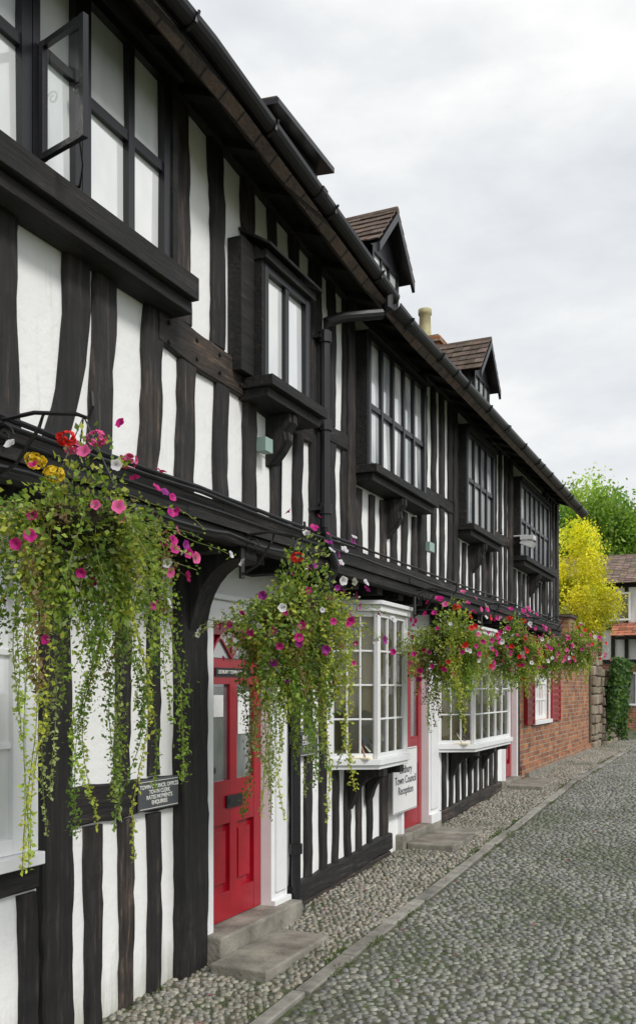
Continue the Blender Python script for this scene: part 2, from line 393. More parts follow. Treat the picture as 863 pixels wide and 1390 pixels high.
timber(V_,(3.45,-.1),(3.44,2.62),.21,0,.05,0)
timber(Hh,(3.56,1.22),(4.47,1.21),.19,0,.035,col=(.9,.85,.8))
for yc,w in ((3.99,.12),(4.27,.11)): timber(V_,(yc,1.32),(yc+.01,2.62),w,0,.03)
for yc,w in ((3.74,.12),(4.02,.115),(4.27,.11)): timber(V_,(yc,-.1),(yc,1.11),w,0,.03)
timber(V_,(4.62,-.1),(4.60,2.60),.27,0,.075,col=(.8,.8,.8))
timber(Hh,(2.2,.93),(3.33,.93),.13,0,.04)
for yc in (2.5,2.9,3.28): timber(V_,(yc,-.1),(yc,.86),.12,0,.03)
y=2.0
while y>Y0: timber(V_,(y,-.1),(y,2.6),.14,0,.03); y-=.36
for yc in (6.03,6.28,6.53): timber(V_,(yc,.32),(yc,2.62),.11,0,.03)
for yc in (6.78,7.03,7.28,7.53): timber(V_,(yc,.40),(yc,1.16),.10,0,.03)
timber(V_,(7.86,.40),(7.86,2.62),.15,0,.035)
timber(Hh,(5.90,.30),(7.98,.40),.15,0,.06); timber(Hh,(5.90,.17),(7.98,.27),.10,0,.04,col=(3,2.6,2.2))
for yc in (9.72,9.98,10.24,10.5,10.76,11.02,11.28,11.52): timber(V_,(yc,.45),(yc,1.1),.10,0,.03)
for yc in (11.78,12.02): timber(V_,(yc,.45),(yc,2.62),.11,0,.03)
timber(Hh,(9.52,.42),(12.24,.50),.13,0,.05)
timber(V_,(13.29,.3),(13.29,2.62),.12,0,.04)
mk('vertical_studs',warp(V_),timberV,H); mk('horizontal_rails',warp(Hh),timberH,H)
PG=Acc()
for y_ in (3.80,4.05,4.28,4.50,4.80,5.1,5.4):
    for dz in (-.045,.05): PG.tube([(XU+.03,y_,RZ+dz),(XU+.046,y_,RZ+dz)],.011,7)
mk('oak_pegs',PG,timberV,H)
Bk=Acc()
def corbel(acc,y0,y1,x0,x1,zt,zb,col=(1,1,1)):
    pts=[(x0,zb),(x0,zt),(x1,zt),(x1,zt-.06)]
    for i in range(1,8):
        t=i/8; ang=t*math.pi/2
        pts.append((x1-.02-(x1-x0-.05)*math.sin(ang), zt-.06-(zt-zb-.08)*(1-math.cos(ang))))
    acc.xprism(pts,y0,y1,col)
corbel(Bk,4.53,4.70,.07,XU+.03,2.598,2.12)
corbel(Bk,6.04,6.16,.03,XU-.03,2.598,2.25)
corbel(Bk,9.24,9.36,.03,XU-.03,2.598,2.25)
for yc in (7.05,7.45): corbel(Bk,yc-.045,yc+.045,.035,.34,1.15,.80)
for yc in (9.95,10.7,11.3): corbel(Bk,yc-.045,yc+.045,.035,.34,1.12,.80)
def oriel_corbel(acc,y,xf,zt):
    pts=[(XU,zt-.30),(XU,zt),(xf-.02,zt),(xf-.02,zt-.05),(xf-.06,zt-.10),(xf-.05,zt-.15),(xf-.09,zt-.21),(XU+.03,zt-.28)]
    acc.xprism(pts,y-.055,y+.055)
    acc.xprism([(p[0]+.012 if p[0]>XU else p[0],p[1]-.0) for p in pts],y-.02,y+.02)

# ------------------------------------------------------------------ glazing
def glazed(F,G,p,q,z0,z1,cols,rows,fw=.05,bw=.025,dep=.05,tone=(.85,1.1),inset=.55,skip=()):
    p=Vector((p[0],p[1],0));q=Vector((q[0],q[1],0)); L=(q-p).length; d=(q-p)/L; n=Vector((d.y,-d.x,0))
    up=Vector((0,0,1))
    def bar(s0,s1,za,zb,rec,dp):
        c=p+d*((s0+s1)/2)+up*((za+zb)/2)-n*(rec+dp/2)
        F.obox(c,n*(dp/2),d*((s1-s0)/2),up*((zb-za)/2))
    bar(0,fw,z0,z1,0,dep); bar(L-fw,L,z0,z1,0,dep)
    bar(fw,L-fw,z0,z0+fw,.002,dep-.004); bar(fw,L-fw,z1-fw,z1,.002,dep-.004)
    xs=[fw+(L-2*fw)*i/cols for i in range(cols+1)] if isinstance(cols,int) else [fw+(L-2*fw)*t for t in cols]
    zs=[z0+fw+(z1-z0-2*fw)*i/rows for i in range(rows+1)] if isinstance(rows,int) else [z0+fw+(z1-z0-2*fw)*t for t in rows]
    for x in xs[1:-1]: bar(x-bw/2,x+bw/2,z0+fw,z1-fw,.006,dep-.012)
    for z in zs[1:-1]: bar(fw,L-fw,z-bw/2,z+bw/2,.010,dep-.020)
    for i in range(len(xs)-1):
        for j in range(len(zs)-1):
            if (i,j) in skip: continue
            k=R(*tone); t1,t2=R(-.005,.005),R(-.005,.005)
            o=-n*dep*inset
            G.add([p+d*xs[i]+up*zs[j]+o+n*t1,p+d*xs[i+1]+up*zs[j]+o+n*t2,p+d*xs[i+1]+up*zs[j+1]+o-n*t1,p+d*xs[i]+up*zs[j+1]+o-n*t2],[(0,1,2,3)],(k,k,k))
BF=Acc(); UG=Acc(); OB=Acc(); MG=Acc()
XW=.50
DK=(.55,.55,.58)
OB.box(XU,XW-.052,2.10,3.72,3.80,4.72,DK)
glazed(BF,UG,(XW,1.5),(XW,2.77),3.81,4.76,3,[0,.5,1],.055,.045,.06)
glazed(BF,UG,(XW,2.775),(XW,3.065),3.81,4.76,1,[0,.55,1],.04,.035,.06)
glazed(BF,UG,(XW,3.07),(XW,3.72),3.81,4.76,[0,.54,1],[0,.5,1],.055,.045,.065)
OB.box(XU,XW-.062,1.4,2.1,3.80,4.72,DK)
OB.box(XU+.001,XW+.09,1.35,3.83,3.69,3.80,(.8,.8,.8)); OB.box(XU+.001,XW+.05,1.35,3.83,3.63,3.688,(.8,.8,.8))
OB.box(XU+.001,XW+.04,1.4,3.78,4.763,4.82,DK)
OB.box(XU+.001,XW+.012,3.722,3.765,3.803,4.76,DK)
hx,hy=XW+.005,2.80; fx,fy=XW+.27,2.74
CG=Acc(); glazed(BF,CG,(hx,hy),(fx,fy),3.86,4.32,1,1,.024,.02,.025)
def oriel(y0,y1,z0,z1,xf,cols,rows,fw=.06,bw=.04,hood=True,G=UG):
    glazed(BF,G,(xf,y0),(xf,y1),z0,z1,cols,rows,fw,bw,.06,tone=(.75,1.12))
    OB.box(XU+.001,xf-.002,y0-.03,y0-.001,z0,z1,DK); OB.box(XU+.001,xf-.002,y1+.001,y1+.03,z0,z1,DK)
    OB.box(XU+.001,xf-.062,y0,y1,z0,z1,(.4,.4,.4))
    OB.box(XU+.001,xf+.09,y0-.08,y1+.08,z0-.06,z0-.001,DK); OB.box(XU+.001,xf+.05,y0-.06,y1+.06,z0-.115,z0-.062,DK)
    OB.box(XU+.001,xf+.03,y0-.04,y1+.04,z1+.001,z1+.05,DK)
    if hood: OB.xprism([(XU,z1+.18),(xf+.07,z1+.052),(xf+.07,z1+.07),(XU,z1+.20)],y0-.06,y1+.06,DK)
oriel(4.60,5.18,3.55,4.22,.54,2,1,.045,.045)
OB.box(XU+.001,.49,4.42,4.565,3.56,4.3,DK)
oriel_corbel(Bk,4.92,.58,3.43)
oriel(6.24,7.56,3.42,4.40,.52,5,[0,.47,1],.045,.038,False,MG); oriel_corbel(Bk,6.9,.58,3.30)
oriel(8.86,9.94,3.42,4.36,.52,4,[0,.5,1],.045,.038,False,MG); oriel_corbel(Bk,9.4,.58,3.30)
oriel(11.24,13.05,3.42,4.34,.52,6,[0,.5,1],.045,.038,False,MG); oriel_corbel(Bk,12.2,.58,3.30)
mk('upper_window_frames',warp(BF),blackpaint,H); mk('upper_window_glass',warp(UG),winglass,H); mk('oriel_glass',MG,midglass,H); mk('open_casement_glass',CG,clear,H)
o=mk('oriel_casings',warp(OB),timberH,H); bv=o.modifiers.new('b','BEVEL'); bv.width=.006; bv.segments=2
mk('carved_brackets',Bk,timberV,H)
CS=Acc(); CS.tube([(XW,3.05,3.88),(XW+.12,2.92,3.88),(fx-.03,fy+.01,3.88)],.005,5)
sc=[(XW+.03+.03*(1-t*.09)*math.cos(t),3.0+0*t,4.25+.03*(1-t*.09)*math.sin(t)) for t in np.linspace(0,8,20)]
CS.tube(sc,.004,5); mk('casement_stay',CS,iron,H)

# white joinery
WJ=Acc(); BG=Acc(); LG=Acc(); CI=Acc(); CD=Acc(); CU=Acc()
def bay(pts,z0,z1,cols,rows):
    cy=sum(p[1] for p in pts)/len(pts)
    def grow(e): 
        return [(p[0]+(e if p[0]>.05 else 0), p[1]+(e if p[1]>cy else -e)) for p in pts]
    WJ.prism(grow(.035),z0-.05,z0-.001); WJ.prism(grow(.015),z0-.085,z0-.052)
    WJ.prism(grow(.03),z1+.001,z1+.05); WJ.prism(grow(.055),z1+.052,z1+.085)
    for i in range(len(pts)-1):
        glazed(WJ,BG,pts[i],pts[i+1],z0,z1,cols[i],rows,.042,.016,.045)
        p=Vector((*pts[i],0)); q=Vector((*pts[i+1],0)); L=(q-p).length; d=(q-p)/L; nn=Vector((d.y,-d.x,0))
        m=max(8,int(L/.02)); vs=[];fs=[]
        for k in range(m+1):
            t=.06+.88*k/m; o=p+d*L*t-nn*(.075+.012*math.sin(k*1.9)+.004*math.sin(k*.7))
            zb=z0+(.36 if i!=1 else .46)+.03*math.sin(k*.5)
            vs+=[(o.x,o.y,zb),(o.x,o.y,z1-.01)]
        for k in range(m): fs.append((2*k,2*k+2,2*k+3,2*k+1))
        CU.add(vs,fs)
    for p in pts[1:-1]: WJ.prism([(p[0]-.03,p[1]-.03),(p[0]+.006,p[1]-.03),(p[0]+.006,p[1]+.03),(p[0]-.03,p[1]+.03)],z0,z1)
    ya,yb=pts[0][1],pts[-1][1]
    CI.box(-.40,-.38,ya-.3,yb+.3,z0-.1,z1+.1); CI.box(-.38,.3,ya+.1,yb-.1,z0-.0,z0+.012)
    CI.box(-.38,-.285,yb+.16,yb+.18,z0,z1); CI.box(-.38,-.285,ya-.18,ya-.16,z0,z1); CI.box(-.38,-.285,ya-.2,yb+.2,z1,z1+.02)
    y=ya+.2
    while y<yb-.2:
        h=R(.05,.09); w=R(.035,.055); c=random.choice([(1,1,1),(.9,.9,.85),(.3,.35,.45),(.5,.3,.25),(.85,.8,.6),(.2,.2,.22)])
        CD.obox((R(.14,.22),y,z0+.015+h),(.003,0,.001),(0,w,0),(-.03,0,h),c)
        CD.obox((R(.14,.22)+.045,y,z0+.015+h*.9),(.001,0,0),(0,w*.7,0),(-.022,0,h*.35),random.choice([(.25,.3,.35),(.6,.6,.5),(.15,.12,.1)]))
        y+=R(.13,.22)
bay([(.0,6.68),(.34,6.90),(.34,7.55),(.0,7.72)],1.24,2.42,[3,3,2],4)
bay([(.0,9.54),(.34,9.78),(.34,11.42),(.0,11.66)],1.20,2.40,[3,5,3],4)
glazed(WJ,LG,(.05,2.25),(.05,3.22),1.06,2.45,3,3,.07,.03,.05)
WJ.box(.001,.10,2.18,3.30,1.0,1.058); WJ.box(.0,-.001+.06,3.222,3.30,1.06,2.5)
mk('lower_window_glass',LG,winglass,H); mk('bay_curtains',CU,curtain,H,True)
def doorcase(y0,y1,zt,zb,rec,jn,jf):
    WJ.box(-rec-.03,.045,y0-jn,y0,zb,zt); WJ.box(-rec-.03,.045,y1,y1+jf,zb,zt)
    WJ.box(-rec-.03,.055,y0-jn-.01,y1+jf+.01,zt+.001,zt+.13); WJ.box(-.02,.09,y0-jn-.03,y1+jf+.03,zt+.132,zt+.165)
    if jf>.15:
        WJ.box(.0455,.062,y1+.05,y1+jf-.04,zb+.25,zt-.06); WJ.box(.046,.075,y1-.0,y1+jf+.01,zb,zb+.20)
REC=.045
doorcase(4.86,5.62,2.22,.14,REC,.07,.24)
doorcase(8.34,9.10,2.24,.30,REC,.06,.32)
doorcase(12.46,13.14,2.24,.48,REC,.06,.06)
o=mk('white_joinery',WJ,whitepaint,H); bv=o.modifiers.new('b','BEVEL'); bv.width=.003; bv.segments=1
mk('bay_glass',BG,clear,H); mk('bay_interior',CI,cream,H); mk('window_display_cards',CD,paper,H)

def door(name,y0,y1,z0,z1,x,glass=True):
    e=empty(name,H); A=Acc(); G2=Acc(); W=y1-y0; m=(y0+y1)/2
    st=.10
    A.box(x-.045,x,y0,y0+st,z0,z1); A.box(x-.045,x,y1-st,y1,z0,z1); A.box(x-.044,x-.001,m-.045,m+.045,z0+.12,z1-.32)
    for a,b_ in ((z0,z0+.18),(z0+.62,z0+.90),(z0+1.52,z0+1.66),(z1-.07,z1)): A.box(x-.043,x-.002,y0+st,y1-st,a,b_)
    A.box(x-.04,x-.03,y0+st,y1-st,z0+.1,z0+.7)
    for ya,yb in ((y0+st+.04,m-.085),(m+.085,y1-st-.04)): A.box(x-.03,x-.012,ya,yb,z0+.24,z0+.57)
    for ya,yb in ((y0+st,m-.045),(m+.045,y1-st)): G2.add([(x-.025,ya,z0+.9),(x-.025,yb,z0+.9),(x-.025,yb,z0+1.52),(x-.025,ya,z0+1.52)],[(0,1,2,3)])
    A.box(x-.04,x-.03,y0+st,y1-st,z0+1.6,z1-.05)
    nseg=10; r1=(W/2-st)*.92; zc=z0+1.69
    pts=[(m+r1*math.cos(math.pi*i/nseg),zc+.17*math.sin(math.pi*i/nseg)) for i in range(nseg+1)]
    G2.add([(x-.024,p[0],p[1]) for p in pts],[tuple(range(nseg+1))])
    for i in (3,5,7): A.obox((x-.015,(m+pts[i][0])/2,(zc+pts[i][1])/2),(.006,0,0),(0,(pts[i][0]-m)/2,(pts[i][1]-zc)/2),(0,.008,.0) if i==5 else (0,.006,.004))
    for i in range(nseg):
        a,b_=pts[i],pts[i+1]; A.obox((x-.014,(a[0]+b_[0])/2,(a[1]+b_[1])/2),(.012,0,0),(0,(b_[0]-a[0])/2*1.05,(b_[1]-a[1])/2*1.05),(0,.0,.012))
    o=mk('door_leaf',A,redpaint,e); bv=o.modifiers.new('b','BEVEL'); bv.width=.004; bv.segments=2
    mk('door_glass',G2,darkglass,e)
    M=Acc(); M.box(x+.0005,x+.012,m-.10,m+.10,z0+.72,z0+.80,(.3,.3,.3)); M.box(x+.012,x+.016,m-.08,m+.08,z0+.742,z0+.778)
    M.tube([(x,y0+.05,z0+.98),(x+.04,y0+.05,z0+.98),(x+.05,y0+.05,z0+.98)],.022,10)
    mk('letter_plate',M,iron,e)
    return e
DX=-.035
door('front_door',4.865,5.615,.31,2.215,DX)
door('reception_door',8.345,9.095,.42,2.235,DX)
door('end_door',12.465,13.135,.56,2.235,DX)
na=Acc(); na.box(DX-.022,DX-.018,5.33,5.48,1.50,1.78); na.box(DX-.022,DX-.018,5.02,5.14,1.62,1.76); mk('door_notices',na,paper,H)

def step(name,boxes):
    a=Acc()
    for b_ in boxes: a.box(*b_)
    o=mk(name,a,stone); m_=o.modifiers.new('b','BEVEL'); m_.width=.015; m_.segments=3; return o
step('stone_doorstep',[(-.20,.16,4.76,5.88,.0,.305),(.162,.54,4.62,5.50,-.05,.195)])
step('stone_doorstep',[(-.20,.08,8.22,9.44,.1,.415),(.082,.54,8.30,9.40,.1,.340)])
step('stone_doorstep',[(-.20,.08,12.38,13.3,.2,.55),(.082,.56,12.40,13.6,.3,.50)])

# roof
RA=Acc()
def zroof0(x): return 4.66+(.78-x)*1.19
def zroof(x,y): return zroof0(x)+ey(y)
ysr=np.linspace(Y0-.2,Y1+.12,20)
for i in range(19):
    a,b_=ysr[i],ysr[i+1]
    RA.add([(.80,a,zroof0(.80)),(.80,b_,zroof0(.80)),(-2.1,b_,zroof0(-2.1)),(-2.1,a,zroof0(-2.1)),
        (-5.0,b_,zroof0(.80)),(-5.0,a,zroof0(.80))],[(0,1,2,3),(3,2,4,5)])
ro=mk('roof_tiles',warp(RA),tile,H); so=ro.modifiers.new('s','SOLIDIFY'); so.thickness=.06
SO=Acc()
SO.xprism([(XU,ZT-.0),(.72,4.745),(.72,4.765),(XU,ZT+.02)],Y0-.2,Y1+.1,(.6,.6,.6),30); SO.box(.722,.745,Y0-.2,Y1+.1,4.67,4.77,(.6,.6,.6),ny=30)
y=Y0
while y<Y1:
    SO.xprism([(XU+.05,ZT-.06),(.715,4.70),(.715,4.742),(XU+.05,ZT-.02)],y,y+.07,(.7,.7,.7)); y+=.42
mk('eaves_soffit',warp(SO),timberH,H)
GU=Acc()
def gutter(y0,y1,z,xc=.80,r=.052):
    n=9; prof=[]
    for i in range(n): 
        a=math.pi+math.pi*i/(n-1); prof.append((xc+r*math.cos(a),z+r*math.sin(a)))
    for i in range(n-1,-1,-1):
        a=math.pi+math.pi*i/(n-1); prof.append((xc+(r-.008)*math.cos(a),z+(r-.008)*math.sin(a)))
    GU.xprism(prof,y0,y1,ny=20)
    y=y0+.25
    while y<y1:
        GU.tube([(xc-.07,y,z+.0),(xc-.05,y,z-.04),(xc,y,z-.060),(xc+.045,y,z-.04),(xc+.06,y,z+.005)],.008,5); y+=.75
    y=y0+1.4
    while y<y1:
        pr=[(xc+(r+.008)*math.cos(math.pi+math.pi*i/8),z+(r+.008)*math.sin(math.pi+math.pi*i/8)) for i in range(9)]
        GU.xprism(pr,y,y+.06); y+=1.8
gutter(Y0-.1,5.98,4.73); gutter(6.0,Y1+.12,4.69)
GU.v=[(x,y,z+ey(y)) for (x,y,z) in GU.v]
GU.tube([(.80,5.88,4.48),(.80,5.88,4.38),(.77,5.84,4.34),(.58,5.62,4.27),(.50,5.54,4.22),(.49,5.53,4.12)],.036,10)
GU.tube([(.49,5.53,4.16),(.49,5.53,2.86)],.034,10)
for z in (4.08,3.5,2.95): GU.tube([(.49,5.53,z),(.49,5.53,z+.07)],.047,10); GU.box(XU,.49,5.46,5.60,z+.02,z+.04)
GU.tube([(.49,5.53,2.86),(.50,5.55,2.76),(.52,5.62,2.62),(.40,5.78,2.52),(.12,5.90,2.35),(.085,5.92,2.22),(.085,5.92,.30),(.12,5.94,.22)],.034,10)
for z in (2.2,1.4,.62): GU.tube([(.085,5.92,z),(.085,5.92,z+.07)],.047,10)
def sagline(y0,y1,x,z,s,r,n=24):
    pts=[]
    for i in range(n+1):
        t=i/n; pts.append((x+R(-.004,.004),y0+(y1-y0)*t,z-s*math.sin(math.pi*((t*4)%1))+R(-.003,.003)))
    GU.tube(pts,r,6)
sagline(Y0,6.,.475,2.83,.012,.012); sagline(Y0,6.,.50,2.80,.02,.010); sagline(Y0,Y1,.49,2.745,.015,.009,60); sagline(Y0,Y1,.46,2.835,.01,.009,60)
sagline(2,5.,.50,2.63,.02,.012)
GU.tube([(XU+.035,5.0,2.83),(XU+.035,5.01,3.2),(XU+.035,4.80,3.22)],.005,5)
mk('gutters_and_downpipe',GU,blackpaint,H,False)

def tiles(acc,p0,u,v,nu,nv,col=(1,1,1)):
    p0=Vector(p0);u=Vector(u);v=Vector(v); du=u/nu; dv=v/nv; n=u.cross(v).normalized()
    for j in range(nv):
        for i in range(nu):
            k=R(.6,1.35); c=p0+du*(i+.5)+dv*(j+.5)+n*(.012+R(0,.006))
            acc.obox(c,du*.48,dv*.62+n*(-.008),n*.006,(k,k*R(.9,1.05),k*R(.85,1.05)))
DT=Acc(); DB=Acc(); DG=Acc(); DW=Acc()
def dormer(y0,y1,xf,ze,za):
    ym=(y0+y1)/2; zb=zroof(xf,ym)-.05
    DW.box(xf-.75,xf-.03,y0+.03,y0+.06,zb-.1,ze); DW.box(xf-.75,xf-.03,y1-.06,y1-.03,zb-.1,ze)
    glazed(DB,DG,(xf,y0+.02),(xf,y1-.02),zb,ze,3,1,.035,.022,.05)
    DB.add([(xf-.01,y0,ze),(xf-.01,y1,ze),(xf-.01,ym,za)],[(0,1,2)])
    back=xf-(.95)
    for s in (-1,1):
        ye=ym+s*((y1-y0)/2+.10); zee=ze-.05
        a=Vector((xf+.10,ym,za+.03)); e=Vector((xf+.10,ye,zee))
        d=(e-a); mid=(a+e)/2; DB.obox(mid-Vector((0,0,.04)),(.014,0,0),d/2,(0,0,.04))
        u=Vector((back-(xf+.11),0,0))
        if s<0: tiles(DT,(back,ye,zee+.02),-u,(0,ym-ye,za+.03-zee),10,6)
        else: tiles(DT,(xf+.11,ye,zee+.02),u,(0,ym-ye,za+.03-zee),10,6)
        DB.add([(xf+.09,ym,za),(back,ym,za),(back,ye,zee),(xf+.09,ye,zee)],[(0,1,2,3)])
    DT.tube([(xf+.11,ym,za+.04),(back,ym,za+.04)],.04,8,(.9,.85,.8))
dormer(7.36,8.06,.10,5.62,6.0)
dormer(10.66,11.4,.10,5.58,6.0)
DW.box(-.9,.07,5.50,5.53,5.1,5.68); DW.box(-.9,.07,6.22,6.25,4.9,5.68)
glazed(DB,DG,(.10,5.50),(.10,6.25),5.20,5.68,3,1,.04,.03,.05)
DB.xprism([(.20,5.68),(.20,5.72),(-1.0,5.84),(-1.0,5.80)],5.42,6.34)
DT.xprism([(.18,5.725),(.18,5.745),(-1.0,5.87),(-1.0,5.845)],5.44,6.32)
mk('dormer_tiles',DT,tileattr,H); mk('dormer_frames',DB,blackpaint,H); mk('dormer_glass',DG,winglass,H); mk('dormer_cheeks',DW,signgrey,H)
CH=Acc(); CH.box(-1.55,-1.0,12.75,13.75,5.9,6.80); CH.box(-1.59,-.96,12.71,13.79,6.80,6.87); CH.box(-1.55,-1.,12.75,13.75,6.871,6.91)
CH.box(-2.2,-1.6,12.5,12.9,6.2,6.905)
mk('chimney_stack',CH,brick,H)
CP=Acc()
def pot(x,y,z,h,r):
    prof=[(r*1.1,0),(r*1.1,.04),(r*.92,.06),(r*.82,h*.8),(r*1.0,h*.84),(r*1.0,h),(r*.7,h)]
    n=14; vs=[];fs=[]
    for rr,zz in prof:
        for k in range(n): a=2*math.pi*k/n; vs.append((x+rr*math.cos(a),y+rr*math.sin(a),z+zz))
    for i in range(len(prof)-1):
        for k in range(n): fs.append((i*n+k,i*n+(k+1)%n,(i+1)*n+(k+1)%n,(i+1)*n+k))
    CP.add(vs,fs)
pot(-1.25,12.9,6.91,.44,.10); pot(-1.9,12.65,6.905,.36,.08)
mk('chimney_pots',CP,potm,H,True)
fa=Acc(); fa.box(XU+.03,XU+.09,4.70,4.79,3.18,3.26); fa.box(XU+.03,XU+.08,7.78,7.92,3.02,3.10); mk('alarm_box',fa,greenbox,H)
fl=Acc(); fl.box(XU+.14,XU+.30,11.1,11.25,3.60,3.65); fl.obox((XU+.22,11.18,3.56),(.07,0,-.03),(0,.07,0),(.02,0,.03)); fl.tube([(XU,11.2,3.66),(XU+.2,11.2,3.66)],.012); mk('floodlight',fl,lightgrey,H)

# ------------------------------------------------------------------ signs
def text(body,y,z,x,size,mat,parent,align='CENTER'):
    c=bpy.data.curves.new('lettering','FONT'); c.body=body; c.size=size; c.align_x=align; c.align_y='CENTER'; c.extrude=.0008; c.space_line=.95; c.offset=.0006
    o=bpy.data.objects.new('lettering',c); o.location=(x,y,z); o.rotation_euler=(math.pi/2,0,math.pi/2); c.materials.append(mat)
    scene.collection.objects.link(o); o.parent=parent; return o
def sign(name,y0,y1,z0,z1,x,m1,m2,lines,size):
    e=empty(name); a=Acc(); a.box(x-.015,x,y0,y1,z0,z1); o=mk('panel',a,m1,e); bv=o.modifiers.new('b','BEVEL'); bv.width=.003
    f=Acc(); t=.006
    for bb in ((x,x+.003,y0+.01,y1-.01,z1-.01-t*.5,z1-.01),(x,x+.003,y0+.01,y1-.01,z0+.01,z0+.01+t*.5)): f.box(*bb)
    mk('border',f,m2,e)
    text(lines,(y0+y1)/2,(z0+z1)/2,x+.0015,size,m2,e)
sign('town_council_plaque',4.08,4.46,1.135,1.305,.054,signgrey,textlight,"TOWN COUNCIL OFFICES\nTOWN CLERK\nRATES PAYMENTS\nENQUIRIES",.031)
sign('wall_plaque',5.99,6.36,1.30,1.50,.055,signgrey,textlight,"LEDBURY TOWN\nCOUNCIL\nOFFICES",.042)
sign('reception_sign',7.94,8.60,.64,1.24,.085,signwhite,textdark,"Ledbury\nTown Council\nReception",.104)
e=empty('door_nameplate'); a=Acc(); a.box(DX+.001,DX+.008,5.0,5.46,1.88,1.935); mk('panel',a,blackpaint,e); text("LEDBURY TOWN COUNCIL",5.23,1.908,DX+.0088,.032,textlight,e)

# ------------------------------------------------------------------ foliage
def flowers(name,C_,D_,rad,cols,parent):
    n=len(C_); D_=D_/np.linalg.norm(D_,axis=1,keepdims=True)
    r=rng.normal(0,1,(n,3)); S=np.cross(D_,r); S/=np.linalg.norm(S,axis=1,keepdims=True); T=np.cross(D_,S)
    K=15; th=np.linspace(0,2*np.pi,K,endpoint=False); rr=1-.16*(np.abs(np.cos(th*2.5)))**6
    V=np.zeros((n,K*2+1,3)); Cc=np.zeros((n,K*2+1,3))
    for ring,(sc,h,ct) in enumerate([(.38,.12,.7),(1.,.30,1.)]):
        for k in range(K):
            q=rad*sc*(rr[k] if ring else 1)
            wob=(rng.uniform(-.16,.16,n)*rad) if ring else 0
            V[:,ring*K+k]=C_+S*(q*np.cos(th[k]))[:,None]+T*(q*np.sin(th[k]))[:,None]+D_*(rad*h+wob)[:,None]
            Cc[:,ring*K+k]=cols*ct
    V[:,2*K]=C_-D_*(rad*.25)[:,None]; Cc[:,2*K]=cols*.35
    f=[]
    for k in range(K):
        j=(k+1)%K; f+=[(2*K,k,j),(k,K+k,K+j),(k,K+j,j)]
    F=(np.array(f)[None]+(np.arange(n)*(2*K+1))[:,None,None]).reshape(-1,3)
    return mknp(name,V.reshape(-1,3),F,Cc.reshape(-1,3),petalm,parent,True)
MAG=(.66,.01,.27);PUR=(.34,.01,.28);WHI=(.78,.75,.82);RED=(.80,.02,.015);PNK=(.85,.12,.38);YEL=(.9,.62,.02)
